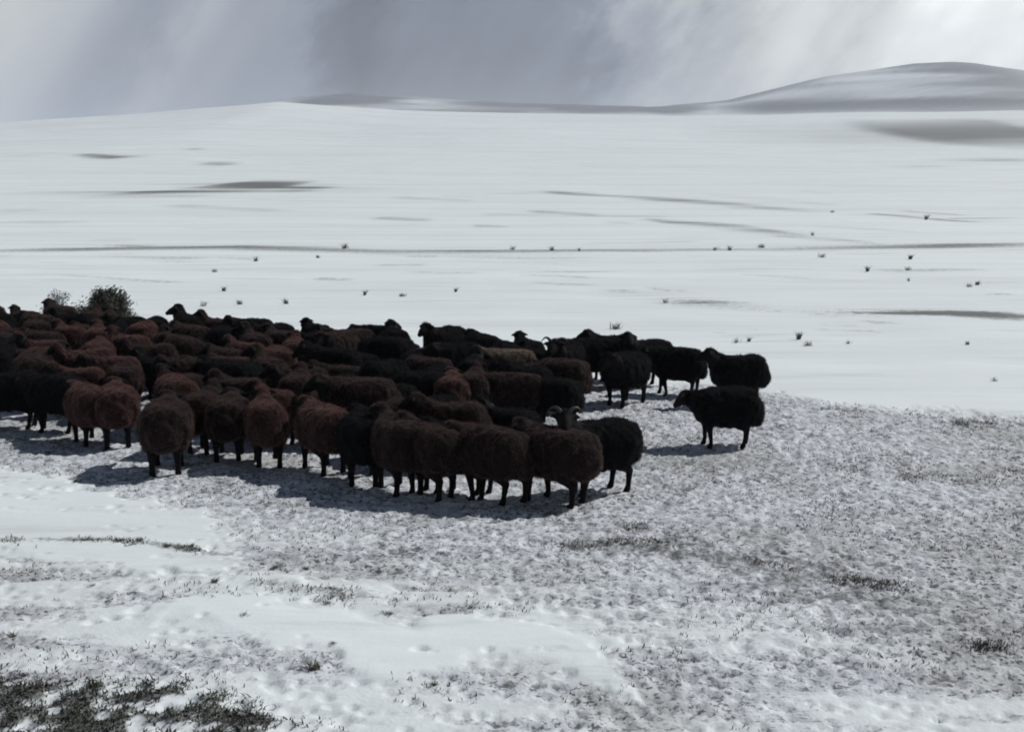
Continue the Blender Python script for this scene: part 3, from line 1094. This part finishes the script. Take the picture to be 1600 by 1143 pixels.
NEARW = [(185, 848, .45), (218, 846, .45), (262, 856, .4), (300, 856, .3), (520, 1008, .3), (605, 958, .35), (335, 912, .35), (490, 1045, .5), (145, 914, .3), (410, 880, .35), (430, 884, .35), (478, 890, .3),
         (512, 944, .4), (20, 995, .35), (380, 965, .3), (680, 1068, .35), (735, 948, .4), (1225, 862, .3)]
for lst, lab, grp in ((FARW, 'dark dry weed standing out of smooth snow beyond the flock', 'weeds in the open snow beyond the flock'),
                      (NEARW, 'small dark weed tuft in the snow in front of the flock', 'weed tufts in front of the flock')):
    for i, (px, py, s) in enumerate(lst):
        x, y = ground(px, py)
        o = bpy.data.objects.new('weed', WEED[(i * 5 + px) % 8])
        C.objects.link(o)
        o.location = (x, y, zsurf(x, y))
        o.rotation_euler = (0, 0, rng.uniform(0, 6.28))
        o.scale = (s * 0.8, s * 0.8, s * 0.95) if lst is FARW else (s * 0.9, s * 0.9, s * 0.45)
        o['label'], o['group'] = lab, grp
        if grp.endswith('beyond the flock') and 380 < py < 395:
            o['label'], o['group'] = 'dark dry weed growing along the worn track across the far snow', 'weeds along the far track'
        elif grp.endswith('beyond the flock') and py < 380:
            o['label'], o['group'] = 'big dark weed on a bare streak of the rising far slope', 'weeds on the far slope'
        o['category'] = 'weed'


def shrub(px, d, width, height, seed, leaf_mat, label, nleaf):
    r = random.Random(seed)
    x, y = px_at(d, px), d
    root = bpy.data.objects.new('shrub', None)
    C.objects.link(root)
    root.location = (x, y, zland(x, y))
    root['label'] = label
    root['category'] = 'shrub'
    tips = []
    vs, fs = [], []
    for i in range(26):
        a, e = r.uniform(0, 6.28), r.uniform(0.15, 1.0)
        tip = Vector((math.cos(a) * width / 2 * e, math.sin(a) * width / 2 * e * .8, height * math.sqrt(max(0.05, 1 - e * e * .85)) * r.uniform(.62, 1.08)))
        tips.append(tip)
        p0 = Vector((r.uniform(-.06, .06), r.uniform(-.06, .06), -0.02))
        mid = p0.lerp(tip, .5) + Vector((r.uniform(-.06, .06), r.uniform(-.06, .06), height * .08))
        prev = None
        for p, w in ((p0, .016), (mid, .010), (tip, .004)):
            b = len(vs)
            for k in range(4):
                vs.append((p.x + w * math.cos(k * 1.57), p.y + w * math.sin(k * 1.57), p.z))
            if prev is not None:
                for k in range(4):
                    fs.append((prev + k, prev + (k + 1) % 4, b + (k + 1) % 4, b + k))
            prev = b
    me = bpy.data.meshes.new('stems')
    me.from_pydata(vs, [], fs)
    me.materials.append(m_twig)
    o = bpy.data.objects.new('stems', me)
    C.objects.link(o)
    o.parent = root
    vs, fs = [], []
    for i in range(nleaf):
        tip = r.choice(tips)
        c = tip * r.uniform(.45, 1.02) + Vector((r.gauss(0, .07), r.gauss(0, .07), r.gauss(0, .05)))
        n = Vector((r.gauss(0, 1), r.gauss(0, 1), r.gauss(0, 1))).normalized()
        a = n.orthogonal().normalized()
        b = n.cross(a)
        L, w = r.uniform(.02, .045), r.uniform(.008, .016)
        k = len(vs)
        vs += [tuple(c - a * L), tuple(c + b * w), tuple(c + a * L), tuple(c - b * w)]
        fs.append((k, k + 1, k + 2, k + 3))
    me = bpy.data.meshes.new('foliage')
    me.from_pydata(vs, [], fs)
    me.materials.append(leaf_mat)
    o = bpy.data.objects.new('foliage', me)
    C.objects.link(o)
    o.parent = root


shrub(165, 25.0, 1.5, 0.84, 5, m_green, 'dark rounded shrub rising behind the far ranks of the flock', 15000)
shrub(90, 25.6, 0.75, 0.86, 6, m_dust, 'small snow-dusted shrub behind the flock beside the dark rounded one', 1600)

# ------------------------------------------------------------------ haze
m_haze = bpy.data.materials.new('cold_haze')
m_haze.use_nodes = True
H = NT(m_haze.node_tree)
vol = H.n('ShaderNodeVolumePrincipled')
vol.inputs['Color'].default_value = (0.85, 0.90, 1.0, 1)
vol.inputs['Density'].default_value = 0.00014
vol.inputs['Anisotropy'].default_value = 0.0
ho = H.n('ShaderNodeOutputMaterial')
H.t.links.new(vol.outputs[0], ho.inputs['Volume'])
m_haze.cycles.homogeneous_volume = True
x0, x1, y0, y1, z0, z1 = -9000, 9000, -4000, 8000, -8, 300
me = bpy.data.meshes.new('haze')
me.from_pydata([(x, y, z) for z in (z0, z1) for y in (y0, y1) for x in (x0, x1)], [],
               [(0, 2, 3, 1), (4, 5, 7, 6), (0, 1, 5, 4), (2, 6, 7, 3), (0, 4, 6, 2), (1, 3, 7, 5)])
me.materials.append(m_haze)
hz = bpy.data.objects.new('haze', me)
C.objects.link(hz)
hz['kind'] = 'stuff'
hz['label'] = 'thin cold haze over the whole pasture'
hz['category'] = 'haze'
